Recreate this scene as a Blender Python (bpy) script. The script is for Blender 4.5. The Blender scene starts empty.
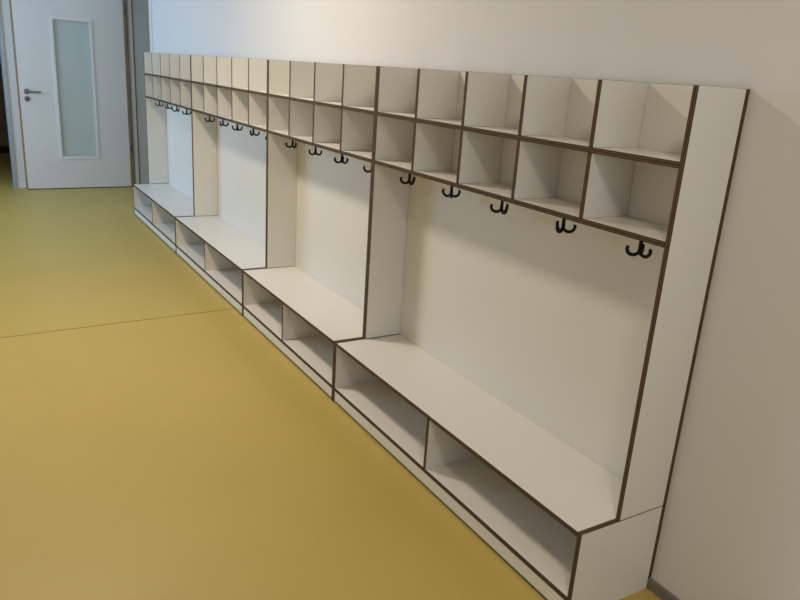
import bpy, bmesh, math, random
from mathutils import Vector, Matrix
random.seed(4)
S = bpy.context.scene
C = S.collection

# ------------------------------------------------------------------ camera
yaw, pitch, roll, FPX = 0.553240, -0.307181, 0.0674195, 720.774
cy_, sy_, cp_, sp_ = math.cos(yaw), math.sin(yaw), math.cos(pitch), math.sin(pitch)
fwd = Vector((sy_*cp_, cy_*cp_, sp_)); rt = Vector((cy_, -sy_, 0)); up = rt.cross(fwd)
cr, sr = math.cos(roll), math.sin(roll)
X = cr*rt + sr*up; Y = -sr*rt + cr*up
cam = bpy.data.objects.new('camera', bpy.data.cameras.new('camera')); C.objects.link(cam)
M = Matrix((X, Y, -fwd)).transposed().to_4x4(); M.translation = Vector((-1.624737, -1.119150, 1.418674))
cam.matrix_world = M
cam.data.sensor_width = 36; cam.data.lens = FPX/800*36; cam.data.clip_start = .02
S.camera = cam

# ------------------------------------------------------------------ light
w = bpy.data.worlds.new('world'); S.world = w; w.use_nodes = True
bg = w.node_tree.nodes['Background']; bg.inputs[0].default_value = (.5, .7, 1, 1); bg.inputs[1].default_value = 1.0
S.view_settings.view_transform = 'Standard'; S.view_settings.look = 'None'
S.view_settings.gamma = 1; S.view_settings.use_curve_mapping = False
S.view_settings.exposure = 0.0

def area(name, loc, rot, sx, sy, watts, col, parent=None, shape='RECTANGLE', spread=180):
    l = bpy.data.lights.new(name, 'AREA'); l.shape = shape; l.size = sx; l.size_y = sy
    l.energy = watts; l.color = col; l.spread = math.radians(spread)
    o = bpy.data.objects.new(name, l); C.objects.link(o); o.location = loc; o.rotation_euler = rot
    if parent: o.parent = parent
    return o
WIN_Y0, WIN_Y1, WIN_Z0, WIN_Z1, LEFT_X = 4.3, 7.1, .9, 2.1, -3.4
NEAR_X0, NEAR_X1 = -1.9, -.5
# daylight through the window in the left wall
area('window_daylight', (LEFT_X-.30, (WIN_Y0+WIN_Y1)/2, (WIN_Z0+WIN_Z1)/2), (0, math.radians(-90), 0), 1.2, 2.8, 98, (.45, .68, 1))
# daylight through the window in the wall behind the viewer
area('window_daylight', ((NEAR_X0+NEAR_X1)/2, -3.3, (WIN_Z0+WIN_Z1)/2), (math.radians(90), 0, 0), NEAR_X1-NEAR_X0, 1.4, 16, (.68, .84, 1))
LAMPS = [(-1.32, -1.3, 16.5), (-1.32, 2.45, 37)]
LAMP_COL = (1, .88, .71)

# ------------------------------------------------------------------ materials
def mat(name, col, rough=.5, **k):
    m = bpy.data.materials.new(name); m.use_nodes = True
    b = m.node_tree.nodes['Principled BSDF']
    b.inputs['Base Color'].default_value = (*col, 1); b.inputs['Roughness'].default_value = rough
    for a, v in k.items(): b.inputs[a.replace('_', ' ')].default_value = v
    return m
def noisy(m, scale, amount, bump=0, detail=4, bscale=None):
    nt = m.node_tree; b = nt.nodes['Principled BSDF']; N = nt.nodes.new; L = nt.links.new
    tc = N('ShaderNodeTexCoord'); n = N('ShaderNodeTexNoise'); n.inputs['Scale'].default_value = scale
    n.inputs['Detail'].default_value = detail; L(tc.outputs['Object'], n.inputs['Vector'])
    c = tuple(b.inputs['Base Color'].default_value)[:3]
    r = N('ShaderNodeValToRGB'); r.color_ramp.elements[0].position = .3; r.color_ramp.elements[1].position = .7
    r.color_ramp.elements[0].color = (*[v*(1-amount) for v in c], 1)
    r.color_ramp.elements[1].color = (*[min(1, v*(1+amount)) for v in c], 1)
    L(n.outputs['Fac'], r.inputs['Fac']); L(r.outputs['Color'], b.inputs['Base Color'])
    if bump:
        n2 = N('ShaderNodeTexNoise'); n2.inputs['Scale'].default_value = bscale or scale*20
        n2.inputs['Detail'].default_value = 3; L(tc.outputs['Object'], n2.inputs['Vector'])
        bp = N('ShaderNodeBump'); bp.inputs['Strength'].default_value = bump; bp.inputs['Distance'].default_value = .002
        L(n2.outputs['Fac'], bp.inputs['Height']); L(bp.outputs['Normal'], b.inputs['Normal'])
    return m
WALL = noisy(mat('painted_plaster', (.74, .72, .70), .75), 1.2, .015, .25, bscale=60)
CEIL = mat('ceiling_paint', (.8, .8, .78), .8)
FLOOR = noisy(mat('yellow_linoleum', (.53, .385, .095), .42), 2.0, .03, .10, bscale=90)
LAM = noisy(mat('white_laminate', (.77, .745, .69), .38), 3, .008)
DOORP = noisy(mat('door_laminate', (.74, .73, .72), .45), 2, .01)
FRAMEW = mat('white_painted_metal', (.78, .78, .78), .35)
STEEL = mat('grey_frame_paint', (.58, .59, .60), .4)
STEELB = mat('blue_grey_steel', (.36, .41, .46), .35, Metallic=.2)
BLACK = mat('black_hook_metal', (.003, .003, .0035), .45, Specular_IOR_Level=.25)
SATIN = mat('satin_steel', (.22, .21, .20), .32, Metallic=.9)
SKIRT = mat('grey_baseboard', (.20, .175, .14), .6)
SEAM = mat('weld_seam', (.13, .07, .03), .6)
CHIP = mat('door_core_edge', (.34, .20, .08), .6)
GASKET = mat('dark_gasket', (.06, .045, .035), .7)
WOOD = noisy(mat('dark_brown_wood', (.30, .18, .10), .5), 5, .2)
DARK = mat('dark_base', (.015, .015, .018), .6)
GLASS = mat('frosted_glass', (.60, .68, .66), .28, IOR=1.3)
GLASS.node_tree.nodes['Principled BSDF'].inputs['Transmission Weight'].default_value = .12
SILL = mat('window_frame_white', (.8, .8, .8), .4)

def ply():
    m = bpy.data.materials.new('plywood_edge'); m.use_nodes = True
    nt = m.node_tree; b = nt.nodes['Principled BSDF']; N = nt.nodes.new; L = nt.links.new
    uv = N('ShaderNodeUVMap'); sp = N('ShaderNodeSeparateXYZ'); L(uv.outputs['UV'], sp.inputs[0])
    r = N('ShaderNodeValToRGB'); r.color_ramp.interpolation = 'LINEAR'
    e = r.color_ramp.elements
    dark, lite = (.060, .033, .015, 1), (.27, .165, .085, 1)
    e[0].position = 0; e[0].color = dark; e[1].position = 1; e[1].color = dark
    for p, c in [(.18, dark), (.28, lite), (.38, dark), (.62, dark), (.72, lite), (.82, dark)]:
        x = e.new(p); x.color = c
    L(sp.outputs['X'], r.inputs['Fac'])
    tc = N('ShaderNodeTexCoord'); n = N('ShaderNodeTexNoise'); n.inputs['Scale'].default_value = 40
    L(tc.outputs['Object'], n.inputs['Vector'])
    mx = N('ShaderNodeMixRGB'); mx.blend_type = 'MULTIPLY'; mx.inputs['Fac'].default_value = .35
    L(r.outputs['Color'], mx.inputs['Color1']); L(n.outputs['Fac'], mx.inputs['Color2'])
    L(mx.outputs['Color'], b.inputs['Base Color']); b.inputs['Roughness'].default_value = .7; b.inputs['Specular IOR Level'].default_value = .25
    return m
PLY = ply()
def emis(name, col, st):
    m = mat(name, col, .5); b = m.node_tree.nodes['Principled BSDF']
    b.inputs['Emission Color'].default_value = (*col, 1); b.inputs['Emission Strength'].default_value = st
    return m
LAMPGLOW = emis('lamp_diffuser', LAMP_COL, 4)
def clear_glass():
    m = bpy.data.materials.new('window_glass'); m.use_nodes = True; nt = m.node_tree
    nt.nodes.remove(nt.nodes['Principled BSDF'])
    t = nt.nodes.new('ShaderNodeBsdfTransparent'); g = nt.nodes.new('ShaderNodeBsdfGlossy'); g.inputs['Roughness'].default_value = .02
    x = nt.nodes.new('ShaderNodeMixShader'); x.inputs[0].default_value = .06
    nt.links.new(t.outputs[0], x.inputs[1]); nt.links.new(g.outputs[0], x.inputs[2])
    nt.links.new(x.outputs[0], nt.nodes['Material Output'].inputs[0]); return m
PANE = clear_glass()

# ------------------------------------------------------------------ helpers
def link(name, bm, mats, parent=None, loc=(0, 0, 0)):
    me = bpy.data.meshes.new(name); bm.normal_update(); bm.to_mesh(me); bm.free()
    for m in (mats if isinstance(mats, (list, tuple)) else [mats]): me.materials.append(m)
    o = bpy.data.objects.new(name, me); C.objects.link(o); o.location = loc
    if parent: o.parent = parent
    return o
def add_box(bm, lo, hi, bevel=0, mi=0):
    lo, hi = Vector(lo), Vector(hi); c = (lo+hi)/2; d = hi-lo
    r = bmesh.ops.create_cube(bm, size=1, matrix=Matrix.Translation(c) @ Matrix.Diagonal((*d, 1)))
    fs = {f for v in r['verts'] for f in v.link_faces}
    for f in fs: f.material_index = mi
    if bevel:
        es = {e for v in r['verts'] for e in v.link_edges}
        bmesh.ops.bevel(bm, geom=list(es), offset=bevel, segments=2, affect='EDGES', profile=.6)
    return bm
def box(name, lo, hi, m, parent=None, bevel=0):
    return link(name, add_box(bmesh.new(), lo, hi, bevel), m, parent)
def board(name, lo, hi, parent):
    """laminate-faced plywood board: white faces, ply edges, origin at its centre"""
    lo, hi = Vector(lo), Vector(hi); c = (lo+hi)/2; d = hi-lo
    ax = min(range(3), key=lambda i: d[i])
    bm = bmesh.new(); uvl = bm.loops.layers.uv.new('UVMap')
    bmesh.ops.create_cube(bm, size=1, matrix=Matrix.Diagonal((*d, 1)))
    bmesh.ops.bevel(bm, geom=list(bm.edges), offset=.0005, segments=1, affect='EDGES')
    bm.normal_update()
    for f in bm.faces:
        f.material_index = 1 if abs(f.normal[ax]) < .99 else 0
        oth = [i for i in range(3) if i != ax and abs(f.normal[i]) < .5]
        for lp in f.loops:
            co = lp.vert.co
            lp[uvl].uv = (co[ax]/d[ax]+.5, co[oth[0]] if oth else 0)
    return link(name, bm, [LAM, PLY], parent, c)
def tube(bm, pts, r, seg=10, cap=True, smooth_=True):
    rings = []; n = len(pts); prev = None
    for i, p in enumerate(pts):
        p = Vector(p)
        t = (Vector(pts[min(i+1, n-1)]) - Vector(pts[max(i-1, 0)])).normalized()
        if prev is None:
            a = Vector((0, 0, 1)) if abs(t.z) < .9 else Vector((1, 0, 0)); u = t.cross(a).normalized()
        else: u = (prev - t*prev.dot(t)).normalized()
        prev = u; v = t.cross(u)
        rr = r[i] if isinstance(r, (list, tuple)) else r
        rings.append([bm.verts.new(p + rr*(math.cos(2*math.pi*k/seg)*u + math.sin(2*math.pi*k/seg)*v)) for k in range(seg)])
    for a, b in zip(rings, rings[1:]):
        for k in range(seg):
            f = bm.faces.new((a[k], a[(k+1) % seg], b[(k+1) % seg], b[k])); f.smooth = smooth_
    if cap: bm.faces.new(rings[0][::-1]); bm.faces.new(rings[-1])
    return bm
def empty(name, loc=(0, 0, 0), **k):
    o = bpy.data.objects.new(name, None); C.objects.link(o); o.location = loc; o.empty_display_size = .1
    for a, v in k.items(): o[a] = v
    return o
def struct(o, label=None):
    o['kind'] = 'structure'
    if label: o['label'] = label
    return o

# ------------------------------------------------------------------ room shell
WX = .009            # face of the right wall
BACK = 7.36          # face of the back wall
H = 2.75
DOOR_Y0, DOOR_Y1 = 6.28, 7.31     # opening in the right wall
LO = -1.19           # right edge of the opening in the back wall
bm = bmesh.new(); add_box(bm, (-3.6, -3.2, -.1), (1.8, 10.9, 0))
struct(link('floor', bm, FLOOR), 'yellow ochre linoleum floor')
bm = bmesh.new(); add_box(bm, (-3.6, -3.2, H), (1.8, 10.9, H+.1)); struct(link('ceiling', bm, CEIL))
bm = bmesh.new()
add_box(bm, (WX, -3.0, 0), (WX+.22, DOOR_Y0, H)); add_box(bm, (WX, DOOR_Y0, 2.1), (WX+.22, BACK, H))
struct(link('wall_right', bm, WALL), 'off-white wall behind the cloakroom units')
bm = bmesh.new()
add_box(bm, (LO, BACK, 0), (1.7, BACK+.12, H)); add_box(bm, (-2.2, BACK, 2.1), (LO, BACK+.12, H)); add_box(bm, (LEFT_X, BACK, 0), (-2.2, BACK+.12, H))
struct(link('wall_back', bm, WALL), 'white wall behind the open door')
bm = bmesh.new()
add_box(bm, (LEFT_X-.2, -3.0, 0), (LEFT_X, WIN_Y0, H)); add_box(bm, (LEFT_X-.2, WIN_Y1, 0), (LEFT_X, 10.7, H))
add_box(bm, (LEFT_X-.2, WIN_Y0, 0), (LEFT_X, WIN_Y1, WIN_Z0)); add_box(bm, (LEFT_X-.2, WIN_Y0, WIN_Z1), (LEFT_X, WIN_Y1, H))
struct(link('wall_left', bm, WALL))
bm = bmesh.new()
add_box(bm, (LEFT_X-.2, -3.2, 0), (NEAR_X0, -3.0, H)); add_box(bm, (NEAR_X1, -3.2, 0), (WX+.22, -3.0, H))
add_box(bm, (NEAR_X0, -3.2, 0), (NEAR_X1, -3.0, WIN_Z0)); add_box(bm, (NEAR_X0, -3.2, WIN_Z1), (NEAR_X1, -3.0, H))
struct(link('wall_front', bm, WALL))
wf = bmesh.new()
for a, b in [((NEAR_X0, WIN_Z0), (NEAR_X1, WIN_Z0+.06)), ((NEAR_X0, WIN_Z1-.06), (NEAR_X1, WIN_Z1)), ((NEAR_X0, WIN_Z0+.06), (NEAR_X0+.06, WIN_Z1-.06)),
             ((NEAR_X1-.06, WIN_Z0+.06), (NEAR_X1, WIN_Z1-.06))]:
    add_box(wf, (a[0], -3.13, a[1]), (b[0], -3.08, b[1]))
win2 = struct(link('window_2', wf, SILL))
box('window_pane', (NEAR_X0+.05, -3.11, WIN_Z0+.05), (NEAR_X1-.05, -3.105, WIN_Z1-.05), PANE, win2)
struct(box('wall_far', (LEFT_X-.2, 10.7, 0), (1.8, 10.9, H), WALL), 'wall of the unlit room beyond')
struct(box('wall_side', (1.7, 6.0, 0), (1.8, 10.7, H), WALL))
struct(box('wall_near', (WX+.22, 5.9, 0), (1.8, 6.0, H), WALL))
# window in the left wall
wf = bmesh.new()
for a, b in [((WIN_Y0, WIN_Z0), (WIN_Y1, WIN_Z0+.06)), ((WIN_Y0, WIN_Z1-.06), (WIN_Y1, WIN_Z1)), ((WIN_Y0, WIN_Z0), (WIN_Y0+.06, WIN_Z1)),
             ((WIN_Y1-.06, WIN_Z0), (WIN_Y1, WIN_Z1)), ((5.67, WIN_Z0+.06), (5.73, WIN_Z1-.06))]:
    add_box(wf, (LEFT_X-.13, a[0], a[1]), (LEFT_X-.08, b[0], b[1]))
win = struct(link('window_1', wf, SILL))
box('window_pane', (LEFT_X-.11, WIN_Y0+.05, WIN_Z0+.05), (LEFT_X-.105, WIN_Y1-.05, WIN_Z1-.05), PANE, win)

# weld seam across the linoleum
def strip(name, a, b, wd, h, m, z=0):
    a, b = Vector((*a, 0)), Vector((*b, 0)); d = (b-a).normalized(); n = Vector((-d.y, d.x, 0))*wd/2
    bm = bmesh.new()
    vs = [bm.verts.new(p + Vector((0, 0, zz))) for zz in (z, z+h) for p in (a-n, b-n, b+n, a+n)]
    for q in [(0, 3, 2, 1), (4, 5, 6, 7), (0, 1, 5, 4), (1, 2, 6, 5), (2, 3, 7, 6), (3, 0, 4, 7)]: bm.faces.new([vs[i] for i in q])
    return link(name, bm, m)
struct(strip('trim_1', (LEFT_X, 2.731), (-.322, 2.874), .005, .0006, SEAM), 'thin dark weld seam across the yellow floor')

# baseboards
bm = bmesh.new(); add_box(bm, (WX-.013, -3.0, 0), (WX, -.004, .032), .0015)
add_box(bm, (WX-.013, 5.76, 0), (WX, DOOR_Y0-.07, .032), .0015)
struct(link('baseboard_right', bm, SKIRT), 'grey brown baseboard')
struct(box('baseboard_back', (LO+.045, BACK-.012, 0), (WX-.02, BACK, .05), FRAMEW, bevel=.002))
struct(box('baseboard_left', (LEFT_X, -3.0, 0), (LEFT_X+.013, BACK, .05), SKIRT))

# ------------------------------------------------------------------ steel frame of the right doorway
bm = bmesh.new()
add_box(bm, (WX-.012, DOOR_Y0-.06, 0), (WX+.0, DOOR_Y0, 2.16), .002)          # near face strip
add_box(bm, (WX-.012, DOOR_Y0, 0), (WX+.225, DOOR_Y0+.012, 2.1))             # near reveal
add_box(bm, (WX-.012, DOOR_Y0, 2.09), (WX+.225, DOOR_Y1, 2.10))              # head
add_box(bm, (WX-.012, DOOR_Y0-.06, 2.1), (WX, DOOR_Y1+.05, 2.16))
struct(link('trim_2', bm, FRAMEW), 'light metal frame edge at the end of the right wall')
bm = bmesh.new()
add_box(bm, (WX-.012, DOOR_Y1, 0), (WX+.26, DOOR_Y1+.055, 2.09))            # hinge-side jamb, facing the camera
add_box(bm, (WX+.018, DOOR_Y1-.012, 0), (WX+.26, DOOR_Y1, 2.09), .002)       # stop
ft = struct(link('trim_3', bm, STEEL), 'grey metal door jamb')
box('frame_face', (WX-.005, DOOR_Y1-.022, 0), (WX+.032, DOOR_Y1-.0125, 2.09), FRAMEW, ft)
box('door_seal', (WX+.033, DOOR_Y1-.020, 0), (WX+.041, DOOR_Y1-.0125, 2.09), GASKET, ft)

# steel frame of the opening in the back wall
bm = bmesh.new()
add_box(bm, (LO-.012, BACK-.012, 0), (LO+.022, BACK, 2.12), .001)
add_box(bm, (LO-.012, BACK, 0), (LO, BACK+.13, 2.1))
add_box(bm, (-2.2, BACK-.012, 2.1), (LO+.03, BACK, 2.15))
add_box(bm, (-2.23, BACK-.012, 0), (-2.188, BACK+.13, 2.12))
struct(link('trim_4', bm, STEELB), 'blue grey steel frame of the opening left of the door')

# ------------------------------------------------------------------ open door leaf
a = Vector((-1.078, 7.22, 0)); b = Vector((-.055, 7.245, 0)); ux = (b-a).normalized(); W = (b-a).length
door = empty('door_1', a, kind='structure', label='open white door leaf with a tall frosted glass panel')
door.rotation_euler = (0, 0, math.atan2(ux.y, ux.x))
# local frame: x along leaf, y away from camera, z up
GX0, GX1, GZ0, GZ1 = .322, .712, .314, 1.712
bm = bmesh.new(); Tn = .04
fr = .012
xs = [0, GX0+fr, GX1-fr, W]; zs = [.010, GZ0+fr, GZ1-fr, 2.02]
vg = {}
def V(i, j, y):
    if (i, j, y) not in vg: vg[i, j, y] = bm.verts.new((xs[i], y, zs[j]))
    return vg[i, j, y]
for y, flip in ((0, 0), (Tn, 1)):
    for i in range(3):
        for j in range(3):
            if i == 1 and j == 1: continue
            q = [V(i, j, y), V(i+1, j, y), V(i+1, j+1, y), V(i, j+1, y)]
            bm.faces.new(q[::-1] if flip else q).material_index = 0
def side(p, q, mi):
    bm.faces.new((V(*p, 0), V(*p, Tn), V(*q, Tn), V(*q, 0))).material_index = mi
for k in range(3):
    side((0, k), (0, k+1), 1); side((3, k), (3, k+1), 1); side((k, 0), (k+1, 0), 1); side((k, 3), (k+1, 3), 1)
side((1, 1), (1, 2), 0); side((2, 1), (2, 2), 0); side((1, 1), (2, 1), 0); side((1, 2), (2, 2), 0)
bmesh.ops.recalc_face_normals(bm, faces=bm.faces)
leaf = link('door_leaf', bm, [DOORP, CHIP], door)
box('bottom_seal', (.001, .002, .0008), (W-.001, Tn-.002, .0098), GASKET, door)
box('edge_lipping', (-.014, 0, .006), (-.0003, Tn, 2.02), CHIP, door)
box('edge_lipping', (W+.0003, 0, .006), (W+.013, Tn, 2.02), CHIP, door)
bm = bmesh.new(); fw = .026
for y0, y1 in ((-.008, .004), (Tn-.004, Tn+.008)):
    add_box(bm, (GX0, y0, GZ0), (GX0+fw, y1, GZ1)); add_box(bm, (GX1-fw, y0, GZ0), (GX1, y1, GZ1))
    add_box(bm, (GX0+fw, y0, GZ0), (GX1-fw, y1, GZ0+fw)); add_box(bm, (GX0+fw, y0, GZ1-fw), (GX1-fw, y1, GZ1))
link('glazing_frame', bm, FRAMEW, door)
box('glass_pane', (GX0+fr+.001, .016, GZ0+fr+.001), (GX1-fr-.001, .024, GZ1-fr-.001), GLASS, door)
def disc(bm, c, r, y0, y1, seg=24):
    tube(bm, [(c[0], y0, c[1]), (c[0], y0-.001, c[1]), (c[0], y1+.002, c[1]), (c[0], y1, c[1])], [r, r, r, r*.85], seg)
bm = bmesh.new(); disc(bm, (.064, .985), .026, 0, -.009)
tube(bm, [(.064, -.006, .985), (.064, -.035, .985), (.066, -.045, .985), (.074, -.050, .985), (.11, -.050, .985), (.172, -.049, .984), (.188, -.047, .984)], [.009, .009, .009, .009, .0085, .008, .007], 12)
link('door_handle', bm, SATIN, door)
bm = bmesh.new(); disc(bm, (.063, .912), .026, 0, -.009)
kh = link('keyhole_rosette', bm, SATIN, door)
bm = bmesh.new(); tube(bm, [(.063, -.0085, .915), (.063, -.0105, .915)], .007, 12); add_box(bm, (.0605, -.0105, .898), (.0655, -.0085, .914))
link('keyhole', bm, DARK, kh)
for z in (.40, 1.80):
    bm = bmesh.new(); tube(bm, [(W+.016, -.004, z), (W+.016, -.004, z+.11)], .009, 12)
    for q in range(3): tube(bm, [(W+.016, -.004, z+.03+q*.025), (W+.016, -.004, z+.034+q*.025)], .0105, 12)
    link('hinge', bm, SATIN, door)

# ------------------------------------------------------------------ cloakroom units
T = .0155; D1, D2, HB, HK, Z1, Z2, HT = .3208, .1796, .2829, .0735, 1.0498, 1.2578, 1.431
BX = -.006           # front face of the back panels
def hook_mesh():
    bm = bmesh.new()
    tube(bm, [(0, 0, 0), (0, 0, -.003), (0, 0, -.005)], [.017, .017, .013], 20)      # screwed plate under the shelf
    tube(bm, [(0, 0, -.004), (0, 0, -.046), (0, 0, -.055)], [.0055, .0055, .0048], 10)
    for k in range(3):
        a = k*2*math.pi/3; c, s = math.cos(a), math.sin(a); pts = []
        R = .0175
        pts.append((0.001*c, .001*s, -.036))
        for q in range(13):
            t = math.radians(200 + q*(178/12))       # from the stem down and up again
            r = R + R*math.cos(t)*1.0; z = -.0425 + R*.95*math.sin(t)
            pts.append((r*c, r*s, z))
        pts.append((2.02*R*c, 2.02*R*s, -.0360))
        tube(bm, pts, [.0050]*(len(pts)-1)+[.0044], 8)
    me = bpy.data.meshes.new('coat_hook'); bm.to_mesh(me); bm.free(); me.materials.append(BLACK); return me
HOOK = hook_mesh()
def unit(y0, y1, n, hooks, label, index):
    u = empty('cloakroom_unit', (0, y0, 0), label=label, category='coat rack', group='white cloakroom units along the right wall')
    L = y1-y0-.0006
    for y in (0, L-T):
        board('side_panel', (-D2, y, HB+.002), (BX, y+T, HT), u)
        board('bench_side_panel', (-D1, y, 0), (BX, y+T, HB), u)
    board('back_panel', (BX+.0004, 0, .034), (WX-.0006, L, HT), u)
    board('bench_seat', (-D1, T, HB-T), (BX, L-T, HB-.0003), u)
    board('bottom_shelf', (-D1, T, HK-T), (BX, L-T, HK), u)
    mid = L/2
    board('bench_divider', (-D1, mid-T/2, HK), (BX, mid+T/2, HB-T), u)
    board('kick_board', (-D1+.0008, T+.0005, .012), (-D1+.0008+T, L-T-.0005, HK-T-.0012), u)
    board('lower_shelf', (-D2, T, Z1), (BX, L-T, Z1+T), u)
    board('upper_shelf', (-D2, T, Z2-T), (BX, L-T, Z2), u)
    p = (L-2*T-(n-1)*T)/n
    for i in range(n):
        if i < n-1:
            yy = T + (i+1)*p + i*T
            board('compartment_divider', (-D2, yy, Z1+T), (BX, yy+T, Z2-T), u)
            board('compartment_divider', (-D2, yy, Z2), (BX, yy+T, HT), u)
        hk = bpy.data.objects.new('coat_hook', HOOK); C.objects.link(hk); hk.parent = u
        hk.location = (-.096, T + i*(p+T) + p/2, Z1); hk['label'] = 'black three-pronged coat hook'
        # angle is given relative to the sight line: 0 = one prong pointing right as seen from the camera side
        P = Vector((-.09, y0+hk.location.y, 0)) - Vector((-1.625, -1.119, 0)); base = math.atan2(P.y, P.x) - math.pi/2
        hk.rotation_euler = (0, 0, base + math.radians(hooks[i]))
    return u
YS = [0, 1.5032, 2.7178, 4.2365, 5.7503]
unit(YS[0], YS[1], 5, [200, 2, 178, 272, 176], 'white cloakroom unit nearest the viewer, with its bare end panel showing and five coat hooks', 0)
unit(YS[1], YS[2], 4, [182, 200, 88, 180], 'short white cloakroom unit only four compartments wide, second from the near end', 1)
unit(YS[2], YS[3], 5, [90, 2, 268, 0, 90], 'white five-compartment cloakroom unit between the short unit and the farthest unit', 2)
unit(YS[3], YS[4], 5, [90, 268, 180, 2, 90], 'farthest white cloakroom unit, standing beside the open door', 3)

# ------------------------------------------------------------------ unlit room beyond: wooden cabinet
cab = empty('cabinet', (-1.25, 10.35, 0), label='dark brown wooden cabinet in the unlit room beyond the left opening', category='cabinet')
box('cabinet_body', (-1.0, -.2, .10), (.35, .33, 1.15), WOOD, cab, .004)
box('base', (-.97, -.16, 0), (.32, .32, .10), DARK, cab)
for x0 in (-.98, -.32):
    d = box('cabinet_door', (x0, -.22, .13), (x0+.64, -.201, 1.12), WOOD, cab, .003)
    box('knob', (x0+.58, -.24, .62), (x0+.60, -.22, .64), SATIN, d, .003)

# ------------------------------------------------------------------ ceiling lamps
place = ['behind the viewer', 'in the middle of the corridor']
for (x, y, wt), pl in zip(LAMPS, place):
    t = empty('ceiling_lamp', (x, y, H), label='round white ceiling lamp '+pl, category='ceiling lamp', group='round ceiling lamps along the corridor')
    bm = bmesh.new(); tube(bm, [(0, 0, -.001), (0, 0, -.05), (0, 0, -.055)], [.20, .20, .195], 40); link('housing', bm, FRAMEW, t)
    bm = bmesh.new(); tube(bm, [(0, 0, -.0555), (0, 0, -.065), (0, 0, -.07)], [.185, .18, .15], 40); link('diffuser', bm, LAMPGLOW, t)
    area('lamp_light', (0, 0, -.075), (0, 0, 0), .36, .36, wt, LAMP_COL, t, 'DISK')
